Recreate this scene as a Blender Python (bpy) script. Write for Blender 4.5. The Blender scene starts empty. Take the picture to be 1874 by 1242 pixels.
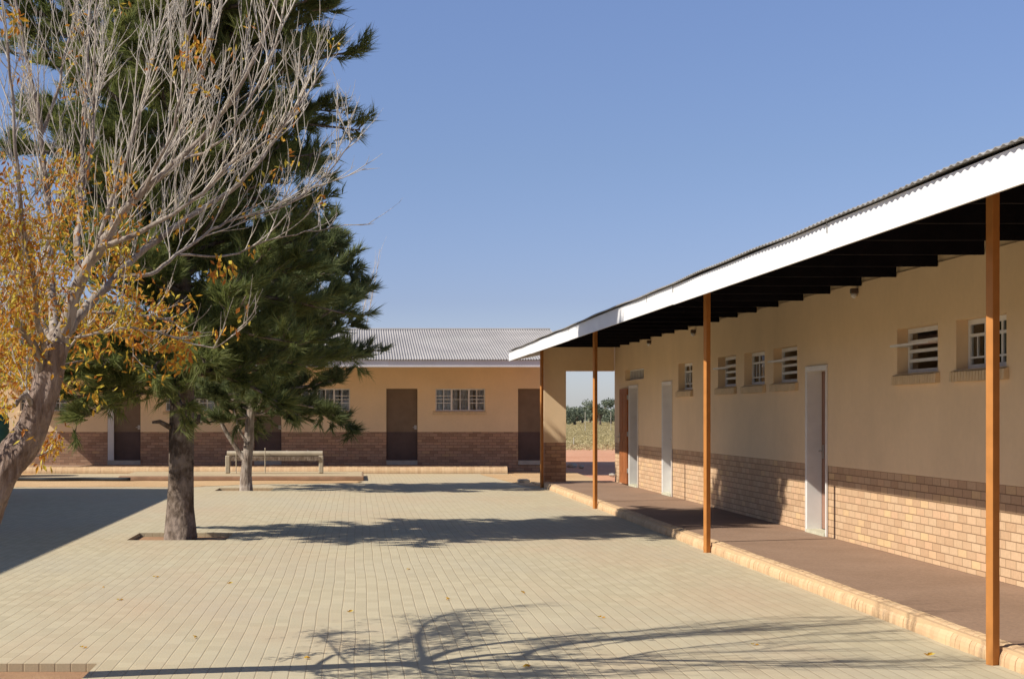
import bpy, bmesh, math, random
from mathutils import Vector, Matrix
random.seed(7)
R = random.random
def U(a, b): return a + (b - a) * R()
scene = bpy.context.scene
COL = scene.collection
EYE = 1.68

# ------------------------------------------------------------------ nodes / materials
def new_mat(name):
    m = bpy.data.materials.new(name); m.use_nodes = True
    nt = m.node_tree
    for n in list(nt.nodes): nt.nodes.remove(n)
    out = nt.nodes.new('ShaderNodeOutputMaterial')
    b = nt.nodes.new('ShaderNodeBsdfPrincipled')
    nt.links.new(b.outputs[0], out.inputs[0])
    b.inputs['Roughness'].default_value = 0.85
    b.inputs['Specular IOR Level'].default_value = 0.3
    return m, nt, b
class NT:
    def __init__(s, nt): s.nt = nt
    def n(s, t, **kw):
        x = s.nt.nodes.new(t)
        for k, v in kw.items(): setattr(x, k, v)
        return x
    def l(s, a, b): s.nt.links.new(a, b)
    def coord(s): return s.n('ShaderNodeTexCoord').outputs['Object']
    def mapping(s, vec, scale=(1,1,1), rot=(0,0,0), loc=(0,0,0)):
        m = s.n('ShaderNodeMapping'); s.l(vec, m.inputs[0])
        m.inputs['Scale'].default_value = scale; m.inputs['Rotation'].default_value = rot; m.inputs['Location'].default_value = loc
        return m.outputs[0]
    def noise(s, vec, scale, detail=4, rough=0.55):
        m = s.n('ShaderNodeTexNoise'); s.l(vec, m.inputs['Vector'])
        m.inputs['Scale'].default_value = scale; m.inputs['Detail'].default_value = detail; m.inputs['Roughness'].default_value = rough
        return m.outputs[0]
    def ramp(s, fac, stops):
        m = s.n('ShaderNodeValToRGB'); s.l(fac, m.inputs[0])
        e = m.color_ramp.elements
        while len(e) < len(stops): e.new(0.5)
        for i, (p, c) in enumerate(stops):
            e[i].position = p
            e[i].color = (c[0], c[1], c[2], 1) if isinstance(c, (tuple, list)) else (c, c, c, 1)
        return m.outputs[0]
    def mix(s, fac, a, b, mode='MIX'):
        m = s.n('ShaderNodeMix', data_type='RGBA', blend_type=mode)
        for i, v in ((0, fac), (6, a), (7, b)):
            if hasattr(v, 'is_output'): s.l(v, m.inputs[i])
            elif i == 0: m.inputs[0].default_value = v
            else: m.inputs[i].default_value = (v[0], v[1], v[2], 1)
        return m.outputs[2]
    def math(s, op, a, b=0.0):
        m = s.n('ShaderNodeMath', operation=op)
        for i, v in ((0, a), (1, b)):
            if hasattr(v, 'is_output'): s.l(v, m.inputs[i])
            else: m.inputs[i].default_value = v
        return m.outputs[0]
    def bump(s, h, strength, dist, bsdf):
        m = s.n('ShaderNodeBump'); s.l(h, m.inputs['Height'])
        m.inputs['Strength'].default_value = strength; m.inputs['Distance'].default_value = dist
        s.l(m.outputs[0], bsdf.inputs['Normal'])

def simple(name, col, var=0.12, scale=3.0, rough=0.7, bump=0.0, metal=0.0, bscale=60, spec=0.3):
    m, nt, b = new_mat(name); t = NT(nt); c = t.coord()
    n1 = t.noise(c, scale, 5)
    lo = tuple(max(0, x * (1 - var)) for x in col); hi = tuple(min(1, x * (1 + var)) for x in col)
    t.l(t.ramp(n1, [(0.3, lo), (0.7, hi)]), b.inputs['Base Color'])
    b.inputs['Roughness'].default_value = rough; b.inputs['Metallic'].default_value = metal
    b.inputs['Specular IOR Level'].default_value = spec
    if bump > 0: t.bump(t.noise(c, bscale, 3), bump, 0.01, b)
    return m

M = {}
def plaster(name, col):
    m, nt, b = new_mat(name); t = NT(nt); c = t.coord()
    n1 = t.noise(c, 0.9, 6, 0.6); n2 = t.noise(c, 14, 4)
    base = t.ramp(n1, [(0.25, tuple(x * 0.86 for x in col)), (0.75, tuple(min(1, x * 1.05) for x in col))])
    base = t.mix(0.25, base, t.ramp(n2, [(0.3, tuple(x * 0.86 for x in col)), (0.7, col)]))
    # rain streaks and dust
    st = t.noise(t.mapping(c, (2.2, 2.2, 0.3)), 1.0, 5, 0.65)
    base = t.mix(t.ramp(st, [(0.55, 0.0), (0.85, 0.16)]), base, tuple(x * 0.72 for x in col))
    t.l(base, b.inputs['Base Color']); b.inputs['Roughness'].default_value = 0.8
    t.bump(t.noise(c, 45, 4), 0.25, 0.006, b)
    return m
M['plaster'] = plaster('beige_plaster', (0.82, 0.62, 0.385))
M['sill'] = simple('pale_sill_brick', (0.66, 0.50, 0.30), 0.1, 9, 0.85)

def brick(name, axis, c1, c2, mortar, bw=0.232, rh=0.085):
    m, nt, b = new_mat(name); t = NT(nt); c = t.coord()
    sep = t.n('ShaderNodeSeparateXYZ'); t.l(c, sep.inputs[0])
    cmb = t.n('ShaderNodeCombineXYZ')
    nrm = t.n('ShaderNodeNewGeometry')
    sn = t.n('ShaderNodeSeparateXYZ'); t.l(nrm.outputs['Normal'], sn.inputs[0])
    ax = t.math('ABSOLUTE', sn.outputs[0]); ay = t.math('ABSOLUTE', sn.outputs[1])
    sel = t.math('GREATER_THAN', ax, ay)
    mx = t.n('ShaderNodeMix', data_type='FLOAT'); t.l(sel, mx.inputs[0]); t.l(sep.outputs[0], mx.inputs[2]); t.l(sep.outputs[1], mx.inputs[3])
    t.l(mx.outputs[0], cmb.inputs[0]); t.l(t.math('ADD', sep.outputs[2], -0.01), cmb.inputs[1])
    bt = t.n('ShaderNodeTexBrick'); t.l(cmb.outputs[0], bt.inputs['Vector'])
    bt.inputs['Scale'].default_value = 1; bt.inputs['Brick Width'].default_value = bw; bt.inputs['Row Height'].default_value = rh
    bt.inputs['Mortar Size'].default_value = 0.0055; bt.inputs['Mortar Smooth'].default_value = 0.25; bt.inputs['Bias'].default_value = 0
    bt.inputs['Color1'].default_value = (0, 0, 0, 1); bt.inputs['Color2'].default_value = (1, 1, 1, 1); bt.inputs['Mortar'].default_value = (0.5, 0.5, 0.5, 1)
    mid = tuple((x + y) / 2 for x, y in zip(c1, c2))
    col = t.ramp(bt.outputs['Color'], [(0.0, c1), (0.35, mid), (0.6, c2), (0.85, (c2[0] * 1.0, c2[1] * 0.92, c2[2] * 0.9)), (1.0, (c2[0] * 1.1, c2[1] * 1.1, c2[2] * 0.95))])
    n = t.noise(c, 28, 5, 0.6)
    col = t.mix(0.5, col, t.mix(1.0, col, t.ramp(n, [(0.3, 0.7), (0.7, 1.0)]), 'MULTIPLY'))
    big = t.noise(c, 0.8, 4)
    col = t.mix(t.ramp(big, [(0.4, 0.0), (0.8, 0.25)]), col, tuple(x * 0.6 for x in c1))
    col = t.mix(bt.outputs['Fac'], col, mortar)
    t.l(col, b.inputs['Base Color']); b.inputs['Roughness'].default_value = 0.9
    h = t.math('ADD', t.math('MULTIPLY', bt.outputs['Fac'], -1.0), t.math('MULTIPLY', n, 0.5))
    t.bump(h, 0.7, 0.006, b)
    return m
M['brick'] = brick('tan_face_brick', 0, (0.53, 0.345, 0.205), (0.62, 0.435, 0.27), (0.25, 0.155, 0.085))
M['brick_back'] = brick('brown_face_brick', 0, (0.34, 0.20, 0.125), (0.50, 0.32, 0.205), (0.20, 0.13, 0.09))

# kerb bricks: tint per brick
m, nt, b = new_mat('bullnose_kerb_brick'); t = NT(nt); c = t.coord()
g = t.n('ShaderNodeNewGeometry')
col = t.ramp(g.outputs['Random Per Island'], [(0, (0.47, 0.31, 0.175)), (0.5, (0.54, 0.365, 0.21)), (1, (0.60, 0.42, 0.25))])
n = t.noise(c, 9, 5)
col = t.mix(t.ramp(n, [(0.4, 0.0), (0.75, 0.7)]), col, (0.62, 0.45, 0.25))
t.l(col, b.inputs['Base Color']); t.bump(t.noise(c, 60, 4), 0.3, 0.006, b); M['kerb'] = m

# paving: rows of pavers running away from the camera
m, nt, b = new_mat('concrete_block_paving'); t = NT(nt); c = t.coord()
wob = t.n('ShaderNodeVectorMath', operation='ADD')
nz = t.n('ShaderNodeTexNoise'); t.l(c, nz.inputs['Vector']); nz.inputs['Scale'].default_value = 0.35; nz.inputs['Detail'].default_value = 2
sub = t.n('ShaderNodeVectorMath', operation='MULTIPLY_ADD'); t.l(nz.outputs['Color'], sub.inputs[0]); sub.inputs[1].default_value = (0.05, 0.05, 0); sub.inputs[2].default_value = (-0.025, -0.025, 0)
t.l(c, wob.inputs[0]); t.l(sub.outputs[0], wob.inputs[1])
mp = t.mapping(wob.outputs[0], rot=(0, 0, math.radians(90)))
bt = t.n('ShaderNodeTexBrick'); t.l(mp, bt.inputs['Vector'])
bt.inputs['Scale'].default_value = 1; bt.inputs['Brick Width'].default_value = 0.215; bt.inputs['Row Height'].default_value = 0.1065
bt.inputs['Mortar Size'].default_value = 0.0035; bt.inputs['Mortar Smooth'].default_value = 0.4
bt.inputs['Color1'].default_value = (0, 0, 0, 1); bt.inputs['Color2'].default_value = (1, 1, 1, 1); bt.inputs['Mortar'].default_value = (.5, .5, .5, 1)
# strong long joints
sx = t.n('ShaderNodeSeparateXYZ'); t.l(wob.outputs[0], sx.inputs[0])
fr = t.math('FRACT', t.math('DIVIDE', sx.outputs[0], 0.1065))
jl = t.math('MULTIPLY', t.math('SUBTRACT', t.math('ABSOLUTE', t.math('SUBTRACT', fr, 0.5)), 0.435), 22.0)
jn = t.n('ShaderNodeClamp'); t.l(jl, jn.inputs[0])
col = t.ramp(bt.outputs['Color'], [(0, (0.44, 0.375, 0.245)), (1, (0.52, 0.45, 0.30))])
big = t.noise(c, 0.22, 6, 0.6)
col = t.mix(t.ramp(big, [(0.35, 0.0), (0.7, 0.55)]), col, (0.48, 0.43, 0.31))
dust = t.noise(t.mapping(c, (0.6, 0.25, 1), loc=(3, 1, 0)), 0.7, 7, 0.65)
col = t.mix(t.ramp(dust, [(0.47, 0.0), (0.68, 0.6)]), col, (0.49, 0.36, 0.24))
gr = t.noise(t.mapping(c, (0.5, 0.2, 1), loc=(9, 4, 0)), 1.1, 7, 0.7)
col = t.mix(t.ramp(gr, [(0.48, 0.0), (0.72, 0.55)]), col, (0.44, 0.40, 0.30))
spk = t.noise(c, 7, 5, 0.75)
col = t.mix(t.ramp(spk, [(0.62, 0.0), (0.75, 0.35)]), col, (0.56, 0.53, 0.45))
# sand drifted over the far end
fy = t.n('ShaderNodeMapRange'); sy = t.n('ShaderNodeSeparateXYZ'); t.l(c, sy.inputs[0]); t.l(sy.outputs[1], fy.inputs[0])
fy.inputs[1].default_value = 24; fy.inputs[2].default_value = 44; fy.inputs[3].default_value = 0; fy.inputs[4].default_value = 0.75
fac = t.math('MULTIPLY', fy.outputs[0], t.ramp(t.noise(c, 0.5, 5), [(0.3, 0.35), (0.7, 1.0)]))
col = t.mix(fac, col, (0.52, 0.41, 0.25))
fine = t.noise(c, 90, 4, 0.7)
col = t.mix(0.6, col, t.mix(1.0, col, t.ramp(fine, [(0.3, 0.78), (0.7, 1.08)]), 'MULTIPLY'))
jv = t.noise(c, 2.2, 4)
jf = t.math('MULTIPLY', jn.outputs[0], t.ramp(jv, [(0.3, 0.12), (0.7, 0.5)]))
col = t.mix(jf, col, (0.27, 0.19, 0.11))
sm = t.math('MULTIPLY', bt.outputs['Fac'], t.ramp(jv, [(0.35, 0.0), (0.7, 0.22)]))
col = t.mix(sm, col, (0.30, 0.23, 0.14))
t.l(col, b.inputs['Base Color']); b.inputs['Roughness'].default_value = 0.92
h = t.math('ADD', t.math('MULTIPLY', t.math('MAXIMUM', bt.outputs['Fac'], jn.outputs[0]), -1.0), t.math('MULTIPLY', fine, 0.5))
t.bump(h, 0.5, 0.005, b); M['paving'] = m

def ground_mat(name, stops, scale=0.5, bump=0.6):
    m, nt, b = new_mat(name); t = NT(nt); c = t.coord()
    n1 = t.noise(c, scale, 8, 0.65); n2 = t.noise(c, scale * 40, 4, 0.7)
    col = t.ramp(n1, stops)
    col = t.mix(1.0, col, t.ramp(n2, [(0.3, 0.75), (0.7, 1.1)]), 'MULTIPLY')
    t.l(col, b.inputs['Base Color']); b.inputs['Roughness'].default_value = 0.95
    t.bump(n2, bump, 0.02, b); return m
M['sand'] = ground_mat('orange_sand', [(0.3, (0.50, 0.31, 0.15)), (0.7, (0.62, 0.42, 0.22))])
M['palesand'] = ground_mat('pale_sand', [(0.3, (0.46, 0.35, 0.21)), (0.7, (0.53, 0.42, 0.26))])
M['dust_patch'] = ground_mat('dusty_soil', [(0.3, (0.36, 0.20, 0.11)), (0.7, (0.47, 0.29, 0.16))], 2)
# open soil turning to straw coloured veld with distance
m, nt, b = new_mat('red_soil_and_straw'); t = NT(nt); c = t.coord()
n1 = t.noise(c, 0.12, 8, 0.65); n2 = t.noise(c, 9, 4, 0.7)
soil = t.ramp(n1, [(0.3, (0.55, 0.25, 0.13)), (0.7, (0.66, 0.36, 0.21))])
n3 = t.noise(t.mapping(c, (0.12, 0.5, 1)), 1.0, 8, 0.75)
straw = t.ramp(n3, [(0.38, (0.27, 0.22, 0.10)), (0.5, (0.42, 0.35, 0.17)), (0.62, (0.55, 0.44, 0.25))])
sy = t.n('ShaderNodeSeparateXYZ'); t.l(c, sy.inputs[0])
fy = t.n('ShaderNodeMapRange'); t.l(t.math('ADD', sy.outputs[1], t.math('MULTIPLY', n1, 40.0)), fy.inputs[0])
fy.inputs[1].default_value = 95; fy.inputs[2].default_value = 118
col = t.mix(fy.outputs[0], soil, straw)
col = t.mix(1.0, col, t.ramp(n2, [(0.3, 0.75), (0.7, 1.1)]), 'MULTIPLY')
t.l(col, b.inputs['Base Color']); t.bump(n2, 0.6, 0.02, b); M['soil'] = m

M['floor'] = ground_mat('brown_screed', [(0.3, (0.25, 0.16, 0.105)), (0.7, (0.31, 0.205, 0.14))], 0.9, 0.15)
M['white'] = simple('white_paint', (0.80, 0.80, 0.80), 0.03, 2, 0.5)
M['fascia_back'] = simple('weathered_white_paint', (0.62, 0.60, 0.60), 0.06, 2, 0.6)
M['frame'] = simple('white_frame_enamel', (0.72, 0.71, 0.68), 0.06, 5, 0.4)
M['reveal'] = simple('pale_grey_jamb_paint', (0.60, 0.58, 0.55), 0.05, 3, 0.6)
M['black'] = simple('near_black_timber', (0.007, 0.006, 0.009), 0.3, 4, 0.8, 0.2, spec=0.1)  # near-black tone of trusses and veranda beam
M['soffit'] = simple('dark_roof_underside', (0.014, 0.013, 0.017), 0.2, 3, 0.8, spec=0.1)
M['orange'] = simple('orange_brown_enamel', (0.42, 0.175, 0.045), 0.10, 8, 0.55)
M['doorwood'] = simple('varnished_timber', (0.30, 0.105, 0.035), 0.2, 6, 0.5)
M['doorpink'] = simple('faded_brown_door', (0.30, 0.17, 0.12), 0.12, 6, 0.6)
M['doorbrown'] = simple('recess_shade_truss_brown', (0.18, 0.125, 0.08), 0.12, 4, 0.6)  # on the rear doors this brown paints an unlit recess; trusses share it
M['recessdark'] = simple('dark_recess_shade', (0.095, 0.062, 0.052), 0.15, 4, 0.6)  # shade of the recess's lower half, put into the colour
M['metal'] = simple('dull_lock_metal', (0.45, 0.42, 0.38), 0.1, 6, 0.4, metal=0.7)
M['galv'] = simple('galvanised_roof', (0.50, 0.47, 0.45), 0.12, 1.2, 0.65, metal=0.0)
M['galv_back'] = simple('dull_ribbed_sheet', (0.33, 0.31, 0.295), 0.14, 0.9, 0.65)
M['galv_front'] = simple('dull_galvanised_sheet', (0.30, 0.29, 0.28), 0.25, 2.5, 0.6)
M['slab'] = simple('reddish_cement', (0.36, 0.22, 0.14), 0.2, 3, 0.9, 0.3)
M['zinc'] = simple('weathered_zinc', (0.34, 0.33, 0.32), 0.3, 2, 0.5, metal=0.3)
M['concrete'] = simple('concrete', (0.42, 0.38, 0.31), 0.15, 5, 0.9, 0.3)
M['threshold'] = simple('pale_green_concrete', (0.50, 0.48, 0.36), 0.15, 7, 0.9, 0.3)
M['pipe'] = simple('weathered_cream_pipe', (0.42, 0.36, 0.26), 0.15, 5, 0.6)
M['tank'] = simple('dark_green_plastic', (0.010, 0.065, 0.045), 0.1, 2, 0.45)
M['shadowband'] = simple('shadow_band_black', (0.03, 0.03, 0.03), 0.2, 5, 0.5)  # black that draws the shadow band on the sand
M['lampbody'] = simple('lamp_housing', (0.10, 0.07, 0.05), 0.1, 5, 0.5)
M['lampglass'] = simple('lamp_diffuser', (0.6, 0.6, 0.58), 0.05, 5, 0.3)
M['curtain'] = simple('grey_curtain', (0.62, 0.62, 0.66), 0.3, 9, 0.9)
m, nt, b = new_mat('window_glass'); t = NT(nt)
gl = t.n('ShaderNodeBsdfGlossy'); gl.inputs['Roughness'].default_value = 0.03; gl.inputs['Color'].default_value = (.9, .9, .9, 1)
tr = t.n('ShaderNodeBsdfTransparent'); tr.inputs['Color'].default_value = (.86, .88, .88, 1)
fz = t.n('ShaderNodeFresnel'); fz.inputs[0].default_value = 1.5
ms = t.n('ShaderNodeMixShader'); t.l(fz.outputs[0], ms.inputs[0]); t.l(tr.outputs[0], ms.inputs[1]); t.l(gl.outputs[0], ms.inputs[2])
t.l(ms.outputs[0], [n for n in nt.nodes if n.type == 'OUTPUT_MATERIAL'][0].inputs[0]); M['glass'] = m

def bark(name, c1, c2, c3, sx=14, sz=3, dist=0.03):
    m, nt, b = new_mat(name); t = NT(nt); c = t.coord()
    mp = t.mapping(c, (sx, sx, sz))
    n1 = t.noise(mp, 1, 7, 0.7); n2 = t.noise(c, 5, 5)
    v = t.n('ShaderNodeTexVoronoi', feature='DISTANCE_TO_EDGE'); t.l(t.mapping(c, (sx, sx, sz * 1.3)), v.inputs['Vector']); v.inputs['Scale'].default_value = 1
    col = t.ramp(n1, [(0.3, c1), (0.5, c2), (0.7, c3)])
    col = t.mix(t.ramp(n2, [(0.45, 0.0), (0.65, 0.6)]), col, c3)
    t.l(col, b.inputs['Base Color']); b.inputs['Roughness'].default_value = 0.95
    h = t.math('ADD', n1, t.math('MULTIPLY', v.outputs['Distance'], 0.8))
    t.bump(h, 1.0, dist, b); return m
M['bark_pine'] = bark('pine_bark', (0.035, 0.023, 0.017), (0.11, 0.08, 0.06), (0.30, 0.24, 0.20), 11, 6)
M['bark_pale'] = bark('pale_bark', (0.09, 0.065, 0.05), (0.24, 0.19, 0.15), (0.42, 0.37, 0.32), 20, 3, 0.02)
M['bark_grey'] = bark('grey_furrowed_bark', (0.11, 0.07, 0.05), (0.24, 0.165, 0.125), (0.42, 0.33, 0.28), 30, 3.0, 0.05)
M['twig'] = simple('bleached_twig_bark', (0.47, 0.42, 0.35), 0.3, 6, 0.8)
def foliage(name, a, bb, cc, scale, transl=0.25, isl=0.35):
    m, nt, b = new_mat(name); t = NT(nt); c = t.coord()
    g = t.n('ShaderNodeNewGeometry')
    n1 = t.noise(c, scale, 4)
    f = t.math('ADD', t.math('MULTIPLY', g.outputs['Random Per Island'], isl), t.math('MULTIPLY', n1, 1 - isl))
    col = t.ramp(f, [(0.3, a), (0.5, bb), (0.72, cc)])
    t.l(col, b.inputs['Base Color']); b.inputs['Roughness'].default_value = 0.6
    td = t.n('ShaderNodeBsdfTranslucent'); t.l(col, td.inputs[0])
    ms = t.n('ShaderNodeMixShader'); ms.inputs[0].default_value = transl
    t.l(b.outputs[0], ms.inputs[1]); t.l(td.outputs[0], ms.inputs[2])
    t.l(ms.outputs[0], [n for n in nt.nodes if n.type == 'OUTPUT_MATERIAL'][0].inputs[0]); return m
M['needles'] = foliage('pine_needles', (0.10, 0.13, 0.04), (0.20, 0.23, 0.07), (0.31, 0.31, 0.10), 1.1, 0.5)
M['needles2'] = foliage('dark_needles', (0.08, 0.105, 0.045), (0.15, 0.18, 0.07), (0.23, 0.25, 0.10), 1.1, 0.5)
M['autumn'] = foliage('autumn_leaves', (0.46, 0.17, 0.03), (0.62, 0.33, 0.035), (0.62, 0.50, 0.07), 1.4, 0.4, 0.6)
M['scrub'] = foliage('grey_green_scrub', (0.09, 0.115, 0.08), (0.135, 0.16, 0.105), (0.19, 0.21, 0.14), 0.3, 0.15)
M['grass'] = foliage('straw_grass', (0.30, 0.24, 0.11), (0.42, 0.35, 0.17), (0.54, 0.45, 0.26), 0.2, 0.2)

# ------------------------------------------------------------------ mesh builder
class MB:
    def __init__(s): s.v = []; s.f = []
    def quad(s, *p):
        n = len(s.v); s.v += [tuple(q) for q in p]; s.f.append(tuple(range(n, n + len(p))))
    def box(s, x0, x1, y0, y1, z0, z1):
        n = len(s.v)
        s.v += [(x, y, z) for z in (z0, z1) for y in (y0, y1) for x in (x0, x1)]
        s.f += [tuple(n + i for i in q) for q in ((0,2,3,1),(4,5,7,6),(0,1,5,4),(2,6,7,3),(0,4,6,2),(1,3,7,5))]
    def prism(s, poly, axis, a, b):
        # poly = 2D points; axis 'y': (x,z) swept over y;  axis 'x': (y,z) swept over x; axis 'z': (x,y) over z
        n = len(s.v); k = len(poly)
        for w in (a, b):
            for p in poly:
                s.v.append({'y': (p[0], w, p[1]), 'x': (w, p[0], p[1]), 'z': (p[0], p[1], w)}[axis])
        s.f.append(tuple(n + i for i in range(k))); s.f.append(tuple(n + k + i for i in reversed(range(k))))
        for i in range(k):
            j = (i + 1) % k; s.f.append((n + i, n + j, n + k + j, n + k + i))
    def tube(s, pts, rad, sides=6, caps=True, rough=0.0, lobes=0.0):
        pts = [Vector(p) for p in pts]; n0 = len(s.v); k = len(pts)
        ref = Vector((0.13, 0.97, 0.2)).normalized()
        for i, p in enumerate(pts):
            d = (pts[min(i + 1, k - 1)] - pts[max(i - 1, 0)])
            d = d.normalized() if d.length > 1e-9 else Vector((0, 0, 1))
            a = d.cross(ref)
            if a.length < 1e-3: a = d.cross(Vector((1, 0, 0)))
            a.normalize(); b = d.cross(a); r = rad[i] if hasattr(rad, '__len__') else rad
            for j in range(sides):
                an = 2 * math.pi * j / sides; rr = r * (1 + (U(-rough, rough) if rough else 0) + (lobes * (math.sin(3 * an + i * 0.22) + 0.6 * math.sin(7 * an - i * 0.15 + 1) + 0.5 * math.sin(5 * an + i * 0.4)) if lobes else 0))
                q = p + a * (math.cos(an) * rr) + b * (math.sin(an) * rr); s.v.append((q.x, q.y, q.z))
        for i in range(k - 1):
            for j in range(sides):
                j2 = (j + 1) % sides
                s.f.append((n0 + i * sides + j, n0 + i * sides + j2, n0 + (i + 1) * sides + j2, n0 + (i + 1) * sides + j))
        if caps:
            s.f.append(tuple(n0 + j for j in range(sides))); s.f.append(tuple(n0 + (k - 1) * sides + j for j in range(sides)))
    def build(s, name, mat, parent=None, smooth=False, recalc=True, bevel=0.0):
        me = bpy.data.meshes.new(name); me.from_pydata(s.v, [], s.f)
        if recalc and len(s.f) < 20000:
            bm = bmesh.new(); bm.from_mesh(me)
            bmesh.ops.recalc_face_normals(bm, faces=bm.faces)
            bm.to_mesh(me); bm.free()
        me.materials.append(M[mat] if isinstance(mat, str) else mat)
        if smooth: me.polygons.foreach_set('use_smooth', [True] * len(me.polygons))
        me.update()
        o = bpy.data.objects.new(name, me); COL.objects.link(o)
        if parent is not None:
            o.parent = parent
            if parent.parent is None: o.matrix_parent_inverse = Matrix.Translation(-parent.location)
        if bevel > 0:
            md = o.modifiers.new('bevel', 'BEVEL'); md.width = bevel; md.segments = 2; md.limit_method = 'ANGLE'
        return o
def root_loc(o):
    v = Vector(o.location)
    while o.parent: o = o.parent; 
    return Vector(o.location)
def thing(name, loc, label, cat, group=None):
    o = bpy.data.objects.new(name, None); COL.objects.link(o); o.location = loc
    o.empty_display_size = 0.2
    o['label'] = label; o['category'] = cat
    if group: o['group'] = group
    return o
def tag(o, label, cat, group=None):
    o['label'] = label; o['category'] = cat
    if group: o['group'] = group
    return o
def structure(o): o['kind'] = 'structure'; return o

def panel(mb, P, u0, u1, z0, z1, holes, th):
    """wall sheet with thickness th and rectangular holes; P(u, d, z) -> world"""
    hs = [(max(a, u0), min(b, u1), max(c, z0), min(d, z1)) for a, b, c, d in holes if a < u1 and b > u0 and c < z1 and d > z0]
    us = sorted(set([u0, u1] + [h[0] for h in hs] + [h[1] for h in hs]))
    zs = sorted(set([z0, z1] + [h[2] for h in hs] + [h[3] for h in hs]))
    solid = {}
    for i in range(len(us) - 1):
        for j in range(len(zs) - 1):
            cu = (us[i] + us[i + 1]) / 2; cz = (zs[j] + zs[j + 1]) / 2
            solid[i, j] = not any(h[0] < cu < h[1] and h[2] < cz < h[3] for h in hs)
    for (i, j), sld in solid.items():
        if not sld: continue
        a, b, c, d = us[i], us[i + 1], zs[j], zs[j + 1]
        mb.quad(P(a, 0, c), P(b, 0, c), P(b, 0, d), P(a, 0, d))
        mb.quad(P(a, th, c), P(a, th, d), P(b, th, d), P(b, th, c))
        if not solid.get((i - 1, j), False): mb.quad(P(a, 0, c), P(a, 0, d), P(a, th, d), P(a, th, c))
        if not solid.get((i + 1, j), False): mb.quad(P(b, 0, c), P(b, th, c), P(b, th, d), P(b, 0, d))
        if not solid.get((i, j - 1), False): mb.quad(P(a, 0, c), P(a, th, c), P(b, th, c), P(b, 0, c))
        if not solid.get((i, j + 1), False): mb.quad(P(a, 0, d), P(b, 0, d), P(b, th, d), P(a, th, d))

def corrugated(mb, P, u0, u1, v0, v1, pitch, amp, seg=8, th=0.004):
    """P(u,v,h): u across the ridges, v down the slope"""
    n = int((u1 - u0) / pitch * seg); base = len(mb.v)
    for k in range(n + 1):
        u = u0 + (u1 - u0) * k / n; h = amp * math.sin(2 * math.pi * (u - u0) / pitch)
        for v in (v0, v1): mb.v.append(tuple(P(u, v, h)))
        for v in (v0, v1): mb.v.append(tuple(P(u, v, h - th)))
    for k in range(n):
        a = base + 4 * k
        mb.f += [(a, a + 4, a + 5, a + 1), (a + 2, a + 3, a + 7, a + 6), (a, a + 2, a + 6, a + 4), (a + 1, a + 5, a + 7, a + 3)]

def kerb_brick(mb, P, u0, u1, prof, gap=0.002, bt=0.085, jit=0.002):
    u = u0
    while u < u1 - 0.02:
        e = min(u + bt * U(0.96, 1.04), u1); dz = U(-jit, jit); dx = U(-jit, jit) + 0.006 * math.sin(u * 2.1) + 0.004 * math.sin(u * 5.3)
        n = len(mb.v); k = len(prof)
        for w in (u + gap / 2, e - gap / 2):
            for (d, z) in prof: mb.v.append(tuple(P(w, d + dx, z + dz)))
        mb.f.append(tuple(n + i for i in range(k))); mb.f.append(tuple(n + k + i for i in reversed(range(k))))
        for i in range(k):
            j = (i + 1) % k; mb.f.append((n + i, n + j, n + k + j, n + k + i))
        u = e

# ------------------------------------------------------------------ ground
HX0, HX1 = -14.0, 4.40
mb = MB(); S = 3000.0
mb.quad((-S, -400, -0.06), (S, -400, -0.06), (S, S * 2, -0.06), (-S, S * 2, -0.06))
structure(mb.build('ground', 'soil'))
pits = [(-3.06, -1.73, 21.2, 22.5), (-3.1, -1.86, 34.9, 36.2), (-3.45, -1.74, 9.15, 10.7)]
mb = MB()
panel(mb, lambda u, d, z: (u, z, -d), -9.0, 4.32, -3.0, 44.98, pits, 0.055)
structure(mb.build('paving', 'paving'))
# crumbled soil heaped in the tree pits
mb = MB()
for (a, b_, c_, d_) in pits:
    nx, ny = 14, 14; base = len(mb.v)
    for i in range(nx + 1):
        for j in range(ny + 1):
            e = min(i, nx - i, j, ny - j) / 5.0
            mb.v.append((a + (b_ - a) * i / nx, c_ + (d_ - c_) * j / ny, -0.056 + min(e, 1) * U(0.0, 0.03)))
    for i in range(nx):
        for j in range(ny):
            q = base + i * (ny + 1) + j; mb.f.append((q, q + 1, q + ny + 2, q + ny + 1))
o = mb.build('pit_soil', 'dust_patch', smooth=True); structure(o)
def blob_sheet(name, mat, pts, z, amp, n=14):
    poly = []
    k = len(pts)
    for i in range(k):
        p = Vector(pts[i]); q = Vector(pts[(i + 1) % k])
        for j in range(n):
            w = p.lerp(q, j / n); poly.append((w.x + U(-amp, amp), w.y + U(-amp, amp)))
    mb = MB(); mb.prism(poly, 'z', z - 0.003, z)
    return structure(mb.build(name, mat))
blob_sheet('sand_strip', 'sand', [(-8.98, 36.6), (-3.85, 36.7), (-2.2, 38.2), (0.1, 38.8), (0.1, 40.05), (-8.98, 40.05)], 0.006, 0.10, 22)
blob_sheet('sand_by_corner', 'sand', [(4.0, 37.0), (4.31, 37.0), (4.31, 44.4), (3.5, 44.6)], 0.007, 0.02)
# raised slab under the wash stand
mb = MB(); mb.box(-6.0, 0.22, 40.12, 43.4, 0.002, 0.115)
slab = structure(mb.build('raised_slab', 'slab', bevel=0.02))
blob_sheet('slab_sand', 'palesand', [(-5.98, 40.16), (0.18, 40.16), (0.18, 43.36), (-5.98, 43.36)], 0.121, 0.03)
# yard beyond the left hand side
mb = MB(); mb.box(-30, -9.004, -3, 60, -0.055, 0.0); structure(mb.build('sandy_yard', 'sand'))
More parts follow.
